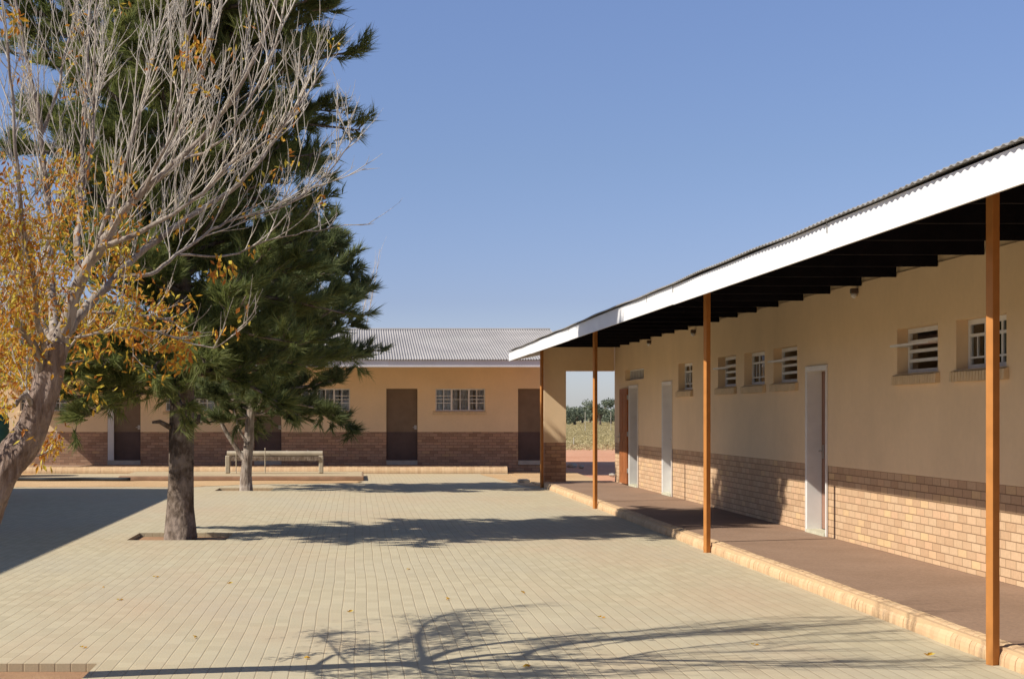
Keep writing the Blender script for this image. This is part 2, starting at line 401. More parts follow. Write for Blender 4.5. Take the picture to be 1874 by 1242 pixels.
# strip of concrete path behind the passage
mb = MB(); mb.prism([(4.4, 36.9), (6.05, 36.9), (6.2, 40), (6.4, 46.7), (4.35, 46.7)], 'z', -0.05, 0.0); structure(mb.build('path', 'sand'))

# ------------------------------------------------------------------ right hand classroom building
XW = 6.0; FZ = 0.13; XF = 3.587; YE = 36.6; Y0 = -4.0
bld = thing('classroom_building', (XW, 18, 0), 'long beige building with tan brick base and orange veranda posts on the right', 'building')
PR = lambda u, d, z: (XW + d, u, z)
def Yx(px): return 2900 * XW / (px - 650)
doorA = (33.55, 34.6, FZ, 2.29); doorB = (29.95, 30.85, FZ, 2.29); doorC = (20.11, 21.01, FZ, 2.29)
wins = []
for a, b_, k in ((1242, 1268, 'V'), (1314, 1348.5, 'H'), (1362.5, 1401, 'V'), (1415.5, 1461, 'H'), (1643, 1718, 'H'), (1751, 1844, 'V')):
    ya, yb = Yx(a), Yx(b_); cy = (ya + yb) / 2; wins.append((cy - 0.61, cy + 0.61, 2.12, 2.62, k))
wins.append((9.6, 10.82, 2.12, 2.62, 'H')); wins.append((7.6, 8.82, 2.12, 2.62, 'V'))
trans = (32.9, 35.15, 2.42, 2.66)
holes = [doorA, doorB, doorC] + [w[:4] for w in wins] + [trans]
PLZ = 1.03
mb = MB(); panel(mb, lambda u, d, z: (XW - 0.008 + d, u, z), Y0, YE, PLZ, 3.24, holes, 0.228)
mb.build('wall', 'plaster', bld)
mb = MB(); panel(mb, PR, Y0, YE, FZ, PLZ - 0.0005, holes, 0.22)
mb.build('brick_plinth', 'brick', bld)
# wall above the ties, side, end and rear walls
mb = MB()
mb.box(XW + 0.02, XW + 0.2, Y0, YE - 0.22, 3.241, 3.6)
mb.box(XW + 0.221, 11.6, YE - 0.22, YE - 0.001, 0, 3.6); mb.box(11.6, 11.82, Y0 - 0.0, YE, 0, 3.1); mb.box(XW + 0.221, 11.6, Y0, Y0 + 0.22, 0, 3.6)
mb.build('rear_wall', 'plaster', bld)
mb = MB(); mb.box(XW + 0.23, 11.59, Y0 + 0.23, YE - 0.23, 0.02, 0.11); mb.build('interior_floor', 'floor', bld)
mb = MB(); mb.box(XW + 0.23, 11.59, Y0 + 0.23, YE - 0.23, 3.25, 3.30); mb.build('ceiling', 'curtain', bld)
# wall that closes the veranda, with a passage through it
PE = lambda u, d, z: (u, YE + d, z)
mb = MB(); panel(mb, PE, 4.36, XW - 0.009, PLZ, 3.24, [(4.87, 7, -1, 2.68)], 0.22); mb.build('wall', 'plaster', bld)
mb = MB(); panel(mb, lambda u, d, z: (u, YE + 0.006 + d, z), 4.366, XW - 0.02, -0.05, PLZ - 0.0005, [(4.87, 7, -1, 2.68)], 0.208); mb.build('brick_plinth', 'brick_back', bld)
# veranda
mb = MB(); mb.box(4.43, XW - 0.0005, Y0, YE + 0.5, -0.05, FZ - 0.002); mb.build('veranda_floor', 'floor', bld)
prof = [(0.13, -0.05), (0.0, -0.05), (0.0, 0.035), (0.006, 0.066), (0.022, 0.092), (0.046, 0.112), (0.078, 0.125), (0.13, 0.131)]
mb = MB(); kerb_brick(mb, lambda u, d, z: (4.325 + d, u, z), Y0, YE + 0.1, prof); mb.build('veranda_kerb', 'kerb', bld)
mb = MB(); mb.box(4.345, 4.44, Y0, YE + 0.09, -0.05, 0.118); mb.build('kerb_mortar', 'kerb', bld)
# posts
POSTS = (10.65, 19.3, 28.3, 36.38, 2.0)
for y in POSTS:
    mb = MB(); a = 0.031; th = math.radians(24)
    poly = [(4.285 + a * math.sqrt(2) * math.cos(th + math.pi / 4 + k * math.pi / 2), y + a * math.sqrt(2) * math.sin(th + math.pi / 4 + k * math.pi / 2)) for k in range(4)]
    mb.prism(poly, 'z', -0.02, 3.19); mb.build('post', 'orange', bld, bevel=0.003)
# roof trusses, soffit, fascia and sheets
TAN = 0.20
rz = lambda x: 3.153 + (x - 3.56) * TAN
y = 13.87 - 1.22 * 14
while y < 36.9:
    mb = MB(); yy = y + U(-0.03, 0.03)
    mb.prism([(3.615, 2.98), (3.615, 3.10), (XW - 0.012, rz(XW) - 0.06), (XW - 0.012, 3.2), (4.26, 3.2)], 'y', yy - 0.022, yy + 0.022)
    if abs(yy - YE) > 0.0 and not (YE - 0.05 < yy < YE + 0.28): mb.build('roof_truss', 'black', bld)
    y += 1.22
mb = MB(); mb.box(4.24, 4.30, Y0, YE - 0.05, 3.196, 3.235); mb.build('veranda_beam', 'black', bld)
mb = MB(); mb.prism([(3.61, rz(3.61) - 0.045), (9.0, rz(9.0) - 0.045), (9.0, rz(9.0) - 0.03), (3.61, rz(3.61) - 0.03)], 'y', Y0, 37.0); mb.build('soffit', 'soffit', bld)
FB, FT = 1.68 + 0.346 * XF, 1.68 + 0.405 * XF
joints = [Y0, 0.5, 5.6, 12.05, 17.9, 26.6, 32.3, 37.02]
for a, b_ in zip(joints[:-1], joints[1:]):
    mb = MB(); j = U(-0.004, 0.004); mb.box(XF + U(0, .004), XF + 0.02, a + 0.002, b_ - 0.002, FB + j, FT + j * 0.5); mb.build('fascia_board', 'white', bld)
mb = MB(); mb.box(XF + 0.0205, 11.6, 37.0, 37.02, FB + 0.02, FT - 0.01); 
mb2 = MB(); mb2.prism([(3.6, FB), (3.6, FT), (9.0, rz(9.0) - 0.03), (9.0, rz(9.0) - 0.25)], 'y', 36.995, 37.018); mb2.build('barge_board', 'white', bld)
mb = MB(); corrugated(mb, lambda u, v, h: (v, u, rz(v) + h + ((0.006 * math.sin(u * 0.9) + 0.004 * math.sin(u * 2.7 + 1)) * (1 if v < 4 else 0))), Y0, 37.05, 3.545, 9.05, 0.109, 0.0075)
mb.build('roof', 'galv_front', bld, recalc=False)
mb = MB(); corrugated(mb, lambda u, v, h: (v, u, rz(9.0) - (v - 9.0) * 0.38 + h), Y0, 37.05, 9.05, 12.3, 0.109, 0.014)
mb.build('roof', 'galv', bld, recalc=False)
for k in range(5):
    mb = MB(); yy = (12.05, 17.9, 26.6, 19.5, 8.2)[k]
    mb.box(XF - 0.003, XF - 0.0005, yy - 0.008, yy + 0.008, FT - 0.075, FT + 0.02); mb.build('roof_strap', 'zinc', bld)

def bar_frame(mb, P, u0, u1, z0, z1, w, d0, d1):
    def bx(a, b, c, d, e=0.0):
        p = P(a, d0 + e, c); q = P(b, d1 - e, d)
        mb.box(min(p[0], q[0]), max(p[0], q[0]), min(p[1], q[1]), max(p[1], q[1]), c, d)
    bx(u0, u1, z0, z0 + w); bx(u0, u1, z1 - w, z1); bx(u0, u0 + w, z0 + w, z1 - w); bx(u1 - w, u1, z0 + w, z1 - w)
    return bx
def window_right(w):
    u0, u1, z0, z1, kind = w
    P = lambda u, d, z: (XW + 0.11 + d, u, z)
    u0 += 0.004; u1 -= 0.004; z0 += 0.003; z1 -= 0.003
    mb = MB(); bx = bar_frame(mb, P, u0, u1, z0, z1, 0.05, 0.0, 0.035)
    L = u1 - u0; H = z1 - z0; pb = []
    if kind == 'H':
        for k in (1, 2, 3):
            z = z0 + 0.04 + (H - 0.08) * k / 4; bx(u0 + 0.05, u1 - 0.05, z - 0.018, z + 0.018, 0.004)
    else:
        bx(u0 + 0.04, u1 - 0.04, z1 - 0.17, z1 - 0.14, 0.004)
        bx(u0 + 0.04, u1 - 0.04, z0 + 0.11, z0 + 0.128, 0.006)
        for k in (1, 2):
            u = u0 + L * k / 3; bx(u - 0.016, u + 0.016, z0 + 0.04, z1 - 0.04, 0.008)
        for k in (0.5, 1.5, 2.5):
            u = u0 + L * k / 3; bx(u - 0.006, u + 0.006, z0 + 0.128, z1 - 0.17, 0.012)
    fr = mb.build('window', 'frame', bld)
    if kind == 'H':
        mb = MB(); zc = z0 + H * 0.62
        x0 = XW - 0.10; x1 = XW + 0.105
        ua, ub = u0 + 0.03, u1 - 0.03
        mb.box(x0, x0 + 0.025, ua, ub, zc - 0.012, zc + 0.012); mb.box(x0 + 0.025, x1, ua, ua + 0.025, zc - 0.012, zc + 0.012); mb.box(x0 + 0.025, x1, ub - 0.025, ub, zc - 0.012, zc + 0.012)
        mb.build('open_sash', 'frame', fr)
    mb = MB(); p0 = XW + 0.128
    if kind == 'V':
        mb.box(p0, p0 + 0.004, u0 + 0.03, u1 - 0.03, z0 + 0.03, z1 - 0.03); mb.build('pane', 'glass', fr)
        mb = MB(); n = 40
        pts = [(XW + 0.20 + 0.015 * math.sin(i * 1.9), u0 - 0.02 + (L + 0.04) * i / n) for i in range(n + 1)]
        for i in range(n): mb.quad((pts[i][0], pts[i][1], z0 - .02), (pts[i + 1][0], pts[i + 1][1], z0 - .02), (pts[i + 1][0], pts[i + 1][1], z1 + .02), (pts[i][0], pts[i][1], z1 + .02))
        mb.build('curtain', 'curtain', fr, smooth=True, recalc=False)
    # sloping brick sill, brick on edge
    mb = MB(); u = w[0] - 0.06
    while u < w[1] + 0.02:
        uu = u; dz = U(-.003, .003)
        mb.prism([(XW - 0.060, w[2] - 0.115 + dz), (XW - 0.0095, w[2] - 0.115 + dz), (XW - 0.0095, w[2] - 0.002), (XW - 0.055, w[2] - 0.02 + dz)], 'y', uu, uu + 0.063)
        u += 0.075
    mb.box(XW - 0.018, XW - 0.0098, w[0] - 0.055, w[1] + 0.05, w[2] - 0.11, w[2] - 0.03)
    mb.build('sill', 'sill', fr)
    mb = MB(); mb.box(XW - 0.006, XW + 0.108, w[0] + 0.002, w[1] - 0.002, w[2] + 0.0005, w[2] + 0.006); mb.build('sill_top', 'plaster', fr)
for w in wins: window_right(w)
# barred fanlight above the first door
mb = MB(); P = lambda u, d, z: (XW + 0.10 + d, u, z)
bx = bar_frame(mb, P, trans[0] + .003, trans[1] - .003, trans[2] + .003, trans[3] - .003, 0.028, 0.0, 0.03)
for k in range(1, 12):
    u = trans[0] + (trans[1] - trans[0]) * k / 12; bx(u - 0.02, u + 0.02, trans[2] + 0.03, trans[3] - 0.03, 0.004)
fr = mb.build('fanlight', 'frame', bld)
mb = MB(); mb.box(XW + 0.118, XW + 0.122, trans[0] + .01, trans[1] - .01, trans[2] + .01, trans[3] - .01); mb.build('pane', 'glass', fr)

def door_right(d, leafmat, kind):
    u0, u1, z0, z1 = d
    mb = MB(); w = 0.045
    def fb(a, b, c, e): mb.box(XW - 0.022, XW + 0.172, a, b, c, e)
    fb(u0 + 0.001, u0 + w, z0, z1 - w); fb(u1 - w, u1 - 0.001, z0, z1 - w); fb(u0 + 0.001, u1 - 0.001, z1 - w, z1 - 0.001)
    # proud architrave
    mb.box(XW - 0.030, XW - 0.010, u0 - 0.02, u0 + 0.0, z0, z1 + 0.02); mb.box(XW - 0.030, XW - 0.010, u1, u1 + 0.02, z0, z1 + 0.02); mb.box(XW - 0.030, XW - 0.010, u0, u1, z1, z1 + 0.02)
    fr = mb.build('door_frame', 'frame', bld)
    mb = MB(); mb.box(XW - 0.04, XW + 0.16, u0 + w + .001, u1 - w - .001, z0 - 0.001, z0 + 0.04); mb.build('threshold', 'threshold', fr)
    mb = MB()
    if kind == 'flat_open':
        a, b_ = u1 + 0.05, u1 + 0.05 + (u1 - u0 - 2 * w)
        mb.box(XW - 0.065, XW - 0.028, a, b_, z0 + 0.03, z1 - w)
        lf = mb.build('door', leafmat, bld)
        mb = MB()
        for (zz0, zz1) in ((0.25, 0.95), (1.15, 2.0)):
            for (ua, ub) in ((a + 0.12, (a + b_) / 2 - 0.05), ((a + b_) / 2 + 0.05, b_ - 0.12)):
                mb.box(XW - 0.070, XW - 0.0652, ua, ub, z0 + zz0, z0 + zz1)
        mb.build('door_panel', leafmat, lf)
        mb = MB(); mb.tube([(XW - 0.066, b_ - 0.08, 1.18), (XW - 0.12, b_ - 0.08, 1.18), (XW - 0.125, b_ - 0.2, 1.18)], 0.011, 8); mb.box(XW - 0.073, XW - 0.0655, b_ - 0.11, b_ - 0.05, 1.08, 1.26); mb.build('handle', 'metal', lf)
        # hinges
        for zz in (0.4, 1.2, 2.0): mb = MB(); mb.box(XW - 0.06, XW - 0.02, u1 + 0.022, u1 + 0.049, zz, zz + 0.1); mb.build('hinge', 'metal', lf)
    else:
        mb.box(XW + 0.176, XW + 0.212, u0 + w + 0.003, u1 - w - 0.003, z0 + 0.045, z1 - w - 0.003)
        lf = mb.build('door', leafmat, bld)
        mb = MB(); yy = u1 - w - 0.075
        mb.box(XW + 0.166, XW + 0.1755, yy - 0.025, yy + 0.025, 1.10, 1.28)
        mb.tube([(XW + 0.166, yy, 1.20), (XW + 0.12, yy, 1.20), (XW + 0.118, yy - 0.11, 1.20)], 0.010, 8)
        mb.build('handle', 'metal', lf)
door_right(doorA, 'doorwood', 'flat_open'); door_right(doorB, 'reveal', 'shut'); door_right(doorC, 'doorpink', 'shut')
# bulkhead lamps under the eaves
for (yy, zz) in ((18.9, 3.12), (27.9, 3.11), (32.1, 3.12), (9.3, 3.12)):
    mb = MB(); mb.box(XW - 0.09, XW - 0.0085, yy - 0.04, yy + 0.04, zz + 0.0, zz + 0.06); lm = mb.build('wall_lamp', 'lampbody', bld, bevel=0.008)
    mb = MB(); mb.tube([(XW - 0.05, yy, zz - 0.0), (XW - 0.052, yy - 0.005, zz - 0.03), (XW - 0.055, yy - 0.01, zz - 0.055)], [0.034, 0.038, 0.015], 12); mb.build('diffuser', 'lampglass', lm, smooth=True)

# ------------------------------------------------------------------ rear building
YB = 46.8
bk = thing('rear_classroom_block', (-2.5, YB, 0), 'beige block with ribbed grey roof and shaded brick base across the yard', 'building')
PB = lambda u, d, z: (u, YB + d, z)
bdoors = [(-7.31, -6.34, 0.325, 2.44), (-2.98, -2.18, 0.325, 2.44), (0.92, 1.84, 0.325, 2.44), (4.81, 5.62, 0.325, 2.44)]
bwins = [(-5.60, -4.13, 1.78, 2.44), (-1.6, -0.15, 1.78, 2.44), (2.37, 3.84, 1.78, 2.44), (-9.9, -8.5, 1.78, 2.44)]
bh = bdoors + bwins
DZ = 1.164
mb = MB(); panel(mb, lambda u, d, z: (u, YB - 0.008 + d, z), -13.0, 5.9, DZ, 3.3, bh, 0.22); mb.build('wall', 'plaster', bk)
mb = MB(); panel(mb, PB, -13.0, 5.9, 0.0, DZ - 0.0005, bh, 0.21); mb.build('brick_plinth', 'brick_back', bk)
mb = MB(); mb.box(5.68, 5.9, YB + 0.22, 56.0, 0, 3.4); mb.box(-13, -12.78, YB + 0.22, 56.0, 0, 3.4); mb.box(-12.78, 5.68, 55.8, 56.0, 0, 3.4)
for x in (5.70, -12.97): mb.prism([(YB + 0.1, 3.401), (55.9, 3.401), (51.2, 4.28)], 'x', x, x + 0.17)
mb.build('end_wall', 'plaster', bk)
mb = MB(); mb.box(-12.7, 5.6, YB + 0.25, 55.7, 0.03, 0.2); mb.build('interior_floor', 'floor', bk)
mb = MB(); mb.box(-13.0, 4.30, 45.13, YB - 0.0005, -0.05, 0.195); mb.build('veranda_floor', 'floor', bk)
prof = [(0.22, -0.05), (0.0, -0.05), (0.0, 0.03), (0.012, 0.08), (0.045, 0.13), (0.09, 0.168), (0.15, 0.192), (0.22, 0.2)]
mb = MB(); kerb_brick(mb, lambda u, d, z: (u, 45.0 + d, z), -13.0, 4.33, prof); mb.build('veranda_kerb', 'kerb', bk)
mb = MB(); mb.box(-13.0, 4.32, 45.03, 45.13, -0.05, 0.085); mb.build('kerb_mortar', 'doorpink', bk)
EY, EZ = 44.3, 3.22; RY, RZ = 50.5, 4.40
mb = MB()
sl = (RZ - EZ) / (RY - EY)
corrugated(mb, lambda u, v, h: (u, v, EZ + (v - EY) * sl + h), -11.3, 6.2, EY - 0.05, RY, 0.076, 0.012, 8)
mb.build('roof', 'galv_back', bk, recalc=False)
mb = MB(); corrugated(mb, lambda u, v, h: (u, v, RZ - (v - RY) * 0.19 + h), -11.3, 6.2, RY, 57.2, 0.076, 0.012, 6); mb.build('roof', 'galv_back', bk, recalc=False)
mb = MB(); mb.prism([(RY - 0.16, RZ - 0.015), (RY, RZ + 0.028), (RY + 0.16, RZ - 0.015), (RY, RZ + 0.016)], 'x', -11.3, 6.2); mb.build('ridge_cap', 'galv_back', bk)
mb = MB(); mb.box(-11.28, 0.95, EY, EY + 0.02, 3.012, 3.198); mb.box(0.955, 6.18, EY + 0.002, EY + 0.022, 3.009, 3.196); mb.build('fascia_board', 'fascia_back', bk)
mb = MB(); mb.box(-11.28, 6.18, EY + 0.0225, EY + 0.045, 3.0, 3.02); mb.build('eave_trim', 'white', bk)
mb = MB(); mb.prism([(EY + 0.03, EZ - 0.03), (RY, RZ - 0.03), (RY, RZ - 0.045), (EY + 0.03, EZ - 0.045)], 'x', -11.28, 6.18); mb.build('soffit', 'plaster', bk)
mb = MB(); mb.box(-12.78, 5.67, YB + 0.212, 55.7, 3.25, 3.28); mb.build('ceiling', 'curtain', bk)
x = -11.1
while x < 6.1:
    mb = MB(); mb.prism([(EY + 0.05, 3.03), (EY + 0.05, 3.15), (YB - 0.012, 3.15 + (YB - EY) * sl), (YB - 0.012, 3.301), (EY + 1.2, 3.16)], 'x', x - 0.02, x + 0.02); mb.build('roof_truss', 'doorbrown', bk); x += 1.2
for i, d in enumerate(bdoors):
    u0, u1, z0, z1 = d
    mb = MB(); yb0 = YB + 0.08
    mb.box(u0 + 0.005, u1 - 0.005, yb0, yb0 + 0.04, DZ, z1 - 0.005)
    lf = mb.build('door', 'doorbrown', bk)  # leaf whose brown carries the shade of an unlit recess
    mb = MB(); z = z0 + 0.002
    while z < DZ - 0.02:
        e = min(z + 0.085, DZ - 0.001); mb.box(u0 + 0.005, u1 - 0.005, yb0 - 0.004, yb0 + 0.04, z + 0.003, e - 0.003); z += 0.085
    mb.box(u0 + 0.006, u1 - 0.006, yb0 + 0.003, yb0 + 0.038, z0 + 0.002, DZ - 0.0005)
    mb.build('recess_shade_panel', 'recessdark', lf)  # grooved panel, dark in place of the recess's shaded lower part
    mb = MB(); mb.box(u0 + 0.002, u1 - 0.002, YB - 0.05, yb0 + 0.06, 0.194, z0); mb.build('threshold', 'concrete', lf)
    mb = MB(); mb.box(u1 - 0.09, u1 - 0.02, yb0 - 0.014, yb0 - 0.0045, 1.24, 1.36); mb.tube([(u1 - 0.055, yb0 - 0.014, 1.30), (u1 - 0.055, yb0 - 0.06, 1.30), (u1 - 0.14, yb0 - 0.062, 1.30)], 0.012, 8); mb.build('handle', 'metal', lf)
    if i == 0:
        mb = MB(); mb.box(u0 + 0.012, u0 + 0.19, YB - 0.055, YB - 0.012, 0.33, 2.43); mb.build('open_leaf', 'reveal', lf)
for (u0, u1, z0, z1) in bwins:
    mb = MB(); P = lambda u, d, z: (u, YB + 0.05 + d, z)
    u0 += .004; u1 -= .004; z0 += .003; z1 -= .003
    bx = bar_frame(mb, P, u0, u1, z0, z1, 0.032, 0.0, 0.03)
    L = u1 - u0; H = z1 - z0; a = u0 + L * 0.325; b_ = u0 + L * 0.675
    bx(a - 0.025, a + 0.025, z0 + .032, z1 - .032, 0.002); bx(b_ - 0.025, b_ + 0.025, z0 + .032, z1 - .032, 0.002)
    for (p, q) in ((u0 + .032, a - .025), (b_ + .025, u1 - .032)):
        for k in (0.36, 0.52, 0.68): bx(p, q, z0 + H * k - 0.010, z0 + H * k + 0.010, 0.005)
        m_ = (p + q) / 2; bx(m_ - 0.011, m_ + 0.011, z0 + .032, z1 - .032, 0.008)
    m_ = (a + b_) / 2; bx(m_ - 0.011, m_ + 0.011, z0 + .032, z1 - .032, 0.008); bx(a + .025, b_ - .025, z0 + H * .52 - .008, z0 + H * .52 + .008, 0.009)
    fr = mb.build('window', 'frame', bk)
    mb = MB(); mb.box(u0 + .02, u1 - .02, YB + 0.068, YB + 0.072, z0 + .02, z1 - .02); mb.build('pane', 'glass', fr)
    mb = MB(); n = 40
    pts = [(u0 + .01 + (L - .02) * i / n, YB + 0.16 + 0.02 * math.sin(i * 1.7)) for i in range(n + 1)]
    for i in range(n):
        if i % 13 != 5: mb.quad((pts[i][0], pts[i][1], z0), (pts[i + 1][0], pts[i + 1][1], z0), (pts[i + 1][0], pts[i + 1][1], z1), (pts[i][0], pts[i][1], z1))
    mb.build('curtain', 'curtain', fr, recalc=False)
    mb = MB(); u = u0 - 0.08
    while u < u1 + 0.03:
        mb.prism([(YB - 0.05, z0 - 0.115), (YB - 0.0095, z0 - 0.115), (YB - 0.0095, z0 - 0.01), (YB - 0.045, z0 - 0.03)], 'x', u, u + 0.068); u += 0.075
    mb.box(u0 - 0.07, u1 + 0.05, YB - 0.035, YB - 0.0098, z0 - 0.11, z0 - 0.035)
    mb.build('sill', 'sill', fr)

# ------------------------------------------------------------------ left building (out of frame, throws the broad shadow)
lb = thing('hall_building', (-12, 18, 0), 'tall beige hall outside the left edge that shades the paving', 'building')
mb = MB(); mb.box(-16, -9.2, -6, 34.2, 1.1, 4.1); mb.build('wall', 'plaster', lb)
mb = MB(); mb.box(-16.003, -9.197, -6.003, 34.203, 0, 1.099); mb.build('brick_plinth', 'brick', lb)
mb = MB(); corrugated(mb, lambda u, v, h: (v, u, 4.16 + (v + 8.42) * -0.17 + h), -6.3, 34.35, -12.6, -8.42, 0.109, 0.012); mb.build('roof', 'galv', lb, recalc=False)
mb = MB(); corrugated(mb, lambda u, v, h: (v, u, 4.16 + (-12.6 + 8.42) * -0.17 + (v + 12.6) * 0.17 + h), -6.3, 34.35, -16.6, -12.6, 0.109, 0.012); mb.build('roof', 'galv', lb, recalc=False)
mb = MB(); mb.box(-8.46, -8.44, -6.28, 34.33, 3.93, 4.135); mb.build('fascia_board', 'white', lb)
mb = MB(); mb.box(-9.19, -8.47, -6.28, 34.33, 3.98, 4.0); mb.build('soffit', 'white', lb)

# ------------------------------------------------------------------ wash stand, tank, shadow band tube, gully
ws = thing('wash_stand', (-2.1, 41.8, 0.13), 'low cream pipe trough on two legs standing on the sandy slab', 'wash stand')
mb = MB(); mb.tube([(-3.38, 41.8, 0.64), (-0.86, 41.8, 0.64)], 0.08, 14); mb.build('pipe', 'pipe', ws, smooth=False)
mb = MB(); mb.prism([(41.70, 0.46), (41.90, 0.46), (41.93, 0.57), (41.67, 0.57)], 'x', -3.28, -0.93); mb.build('trough', 'bark_pale', ws)
for xx in (-3.36, -0.90):
    mb = MB(); mb.box(xx - 0.06, xx + 0.06, 41.72, 41.88, 0.13, 0.60); mb.build('leg', 'pipe', ws, bevel=0.02)
for xx in (-2.37, -3.13):
    mb = MB(); mb.tube([(xx, 41.68, 0.13), (xx, 41.68, 0.75), (xx, 41.64, 0.79), (xx, 41.58, 0.75)], 0.012, 8); mb.build('tap_pipe', 'pipe', ws)
mb = MB()
for k in range(2):
    xx = -1.8 + 0.55 * k; mb.tube([(xx, 41.8, 0.70), (xx, 41.8, 0.735)], 0.02, 8)
mb.build('tap', 'metal', ws)
tk = thing('water_tank', (-10.12, 43, 0), 'dark green plastic water tank at the left end of the yard', 'tank')
mb = MB(); mb.tube([(-10.12, 43, z) for z in (0.0, 0.25, 0.3, 0.35, 0.75, 0.8, 0.85, 1.25, 1.3, 1.35, 1.62, 1.72)], [0.72, 0.72, 0.70, 0.72, 0.72, 0.70, 0.72, 0.72, 0.70, 0.72, 0.70, 0.40], 40); mb.build('tank_body', 'tank', tk, smooth=True)
mb = MB(); mb.tube([(-10.12, 43, 1.715), (-10.12, 43, 1.78)], 0.25, 24); mb.build('lid', 'tank', tk)
mb = MB(); mb.tube([(-8.95 + 0.1 * i, 39.9 + 0.06 * math.sin(i * 0.35), 0.05) for i in range(34)], 0.05, 10)
tag(mb.build('shadow_band_tube', 'shadowband', smooth=True), 'thick black tube drawing a shadow band on the sand before the rear veranda', 'pipe')  # black tube added in place of a dark band of shadow
mb = MB(); mb.box(4.02, 4.29, 38.9, 39.3, 0.004, 0.07); mb.box(4.05, 4.26, 38.93, 39.27, 0.07, 0.085)
tag(mb.build('drain_cover', 'concrete', bevel=0.006), 'small pale concrete drain cover beside the farthest orange post', 'drain')

# ------------------------------------------------------------------ trees
def needle_tuft(mb, p, d, n, ln, w, spread):
    d = d.normalized()
    a = d.cross(Vector((0.3, 0.2, 1)));
    if a.length < 1e-3: a = Vector((1, 0, 0))
    a.normalize(); b = d.cross(a)
    for k in range(n):
        an = U(0, 6.283); sp = U(0.15, spread)
        q = (d + (a * math.cos(an) + b * math.sin(an)) * sp).normalized()
        l = ln * U(0.7, 1.15)
        base = p + d * U(-0.5, 0.15) * ln
        t1 = base + q * l + Vector((0, 0, -0.10 * l))
        side = q.cross(Vector((U(-1, 1), U(-1, 1), U(-1, 1))))
        if side.length < 1e-4: continue
        side = side.normalized() * w
        n0 = len(mb.v)
        mb.v += [tuple(base - side), tuple(base + side), tuple(t1)]
        mb.f.append((n0, n0 + 1, n0 + 2))
def limb_pts(p, d, L, n, up, wig):
    pts = [Vector(p)]; d = Vector(d).normalized()
    for i in range(n):
        d = (d + Vector((U(-wig, wig), U(-wig, wig), U(-wig, wig) + up))).normalized()
        pts.append(pts[-1] + d * (L / n))
    return pts
def pine(root, base, H, trunk_r, zlo, env, nl, tuft_n, centre=(0, 0), upf=0.08, mat='needles', bark_='bark_pine', top_r=0.05, nw=0.0055, nl_len=0.15, needles=15, trunkpts=None, dens=1.0, extra=()):
    bx_, by_ = base; N = 22
    tp = trunkpts or [Vector((bx_ + 0.10 * math.sin(i * 0.4) * (i / N) , by_ + 0.08 * math.sin(i * 0.3 + 1) * (i / N), -0.06 + (H + 0.06) * i / N)) for i in range(N + 1)]
    rr = []
    for i, p in enumerate(tp):
        t_ = max(0, p.z) / H; rr.append((trunk_r * (1 - t_) + top_r * t_) * (1 + 0.25 * math.exp(-max(0, p.z) * 5)))
    tm = MB(); tm.tube(tp, rr, 26, rough=0.04, lobes=0.035)
    lm = MB(); fm = MB()
    def axis(z):
        for i in range(len(tp) - 1):
            if tp[i].z <= z <= tp[i + 1].z: return tp[i].lerp(tp[i + 1], (z - tp[i].z) / (tp[i + 1].z - tp[i].z))
        return tp[-1].copy()
    az = U(0, 6.28)
    for k in range(nl + len(extra)):
        z = zlo + (H - 0.3 - zlo) * ((k + U(0, 0.8)) / nl) ** 0.97; az += 2.4 + U(-.4, .4)
        start = axis(z); tgt_r = env(z, az) * U(0.8, 1.08)
        if tgt_r < 0.2: tgt_r = 0.2
        if k >= nl: az_, z, tgt_r = extra[k - nl]; start = axis(z); tgt_r *= U(.9, 1.1)
        dirh = Vector((math.cos(az if k < nl else az_), math.sin(az if k < nl else az_), 0)); cx = Vector((centre[0], centre[1], 0)) * min(1, tgt_r)
        rise = U(-0.25, -0.02) if k >= nl else U(0.0, 0.6) if z > zlo + 0.9 else U(-0.08, 0.15)
        v = dirh * tgt_r + cx; L = v.length
        d = (v.normalized() + Vector((0, 0, rise))).normalized()
        pts = limb_pts(start, d, L * 1.02, 7, upf * U(-0.6, 1), 0.10)
        r0 = 0.014 + 0.014 * L; lm.tube(pts, [r0 * (1 - i / 8.5) for i in range(8)], 6, caps=False)
        nb = int(L * 15 * dens) + 3
        for q in range(nb):
            t_ = U(0.10, 1.0) * 7; i = min(6, int(t_)); p = pts[i].lerp(pts[i + 1], t_ - i)
            dd = (pts[i + 1] - pts[i]).normalized()
            side = Vector((U(-1, 1), U(-1, 1), U(-0.5, 0.8)))
            bd = (dd * 0.8 + side * 0.75).normalized(); bl = U(0.25, 0.62) * (1.05 - 0.45 * t_ / 7)
            bp = limb_pts(p, bd, bl, 4, U(0.0, 0.16), 0.12)
            lm.tube(bp, [0.009, 0.007, 0.005, 0.004, 0.002], 3, caps=False)
            for w_ in range(tuft_n):
                tt = U(0.3, 1.0) * 4; ii = min(3, int(tt)); pp = bp[ii].lerp(bp[ii + 1], tt - ii)
                td = ((bp[ii + 1] - bp[ii]).normalized() + Vector((U(-.7, .7), U(-.7, .7), U(-.3, .7)))).normalized()
                needle_tuft(fm, pp + td * 0.03 + Vector((U(-.04, .04), U(-.04, .04), U(-.04, .04))), td, needles, nl_len * U(0.7, 1.15), nw, 0.42)
    tm.build('trunk', bark_, root, smooth=True, recalc=False)
    lm.build('branches', bark_, root, smooth=True, recalc=False)
    fm.build('crown', mat, root, recalc=False)

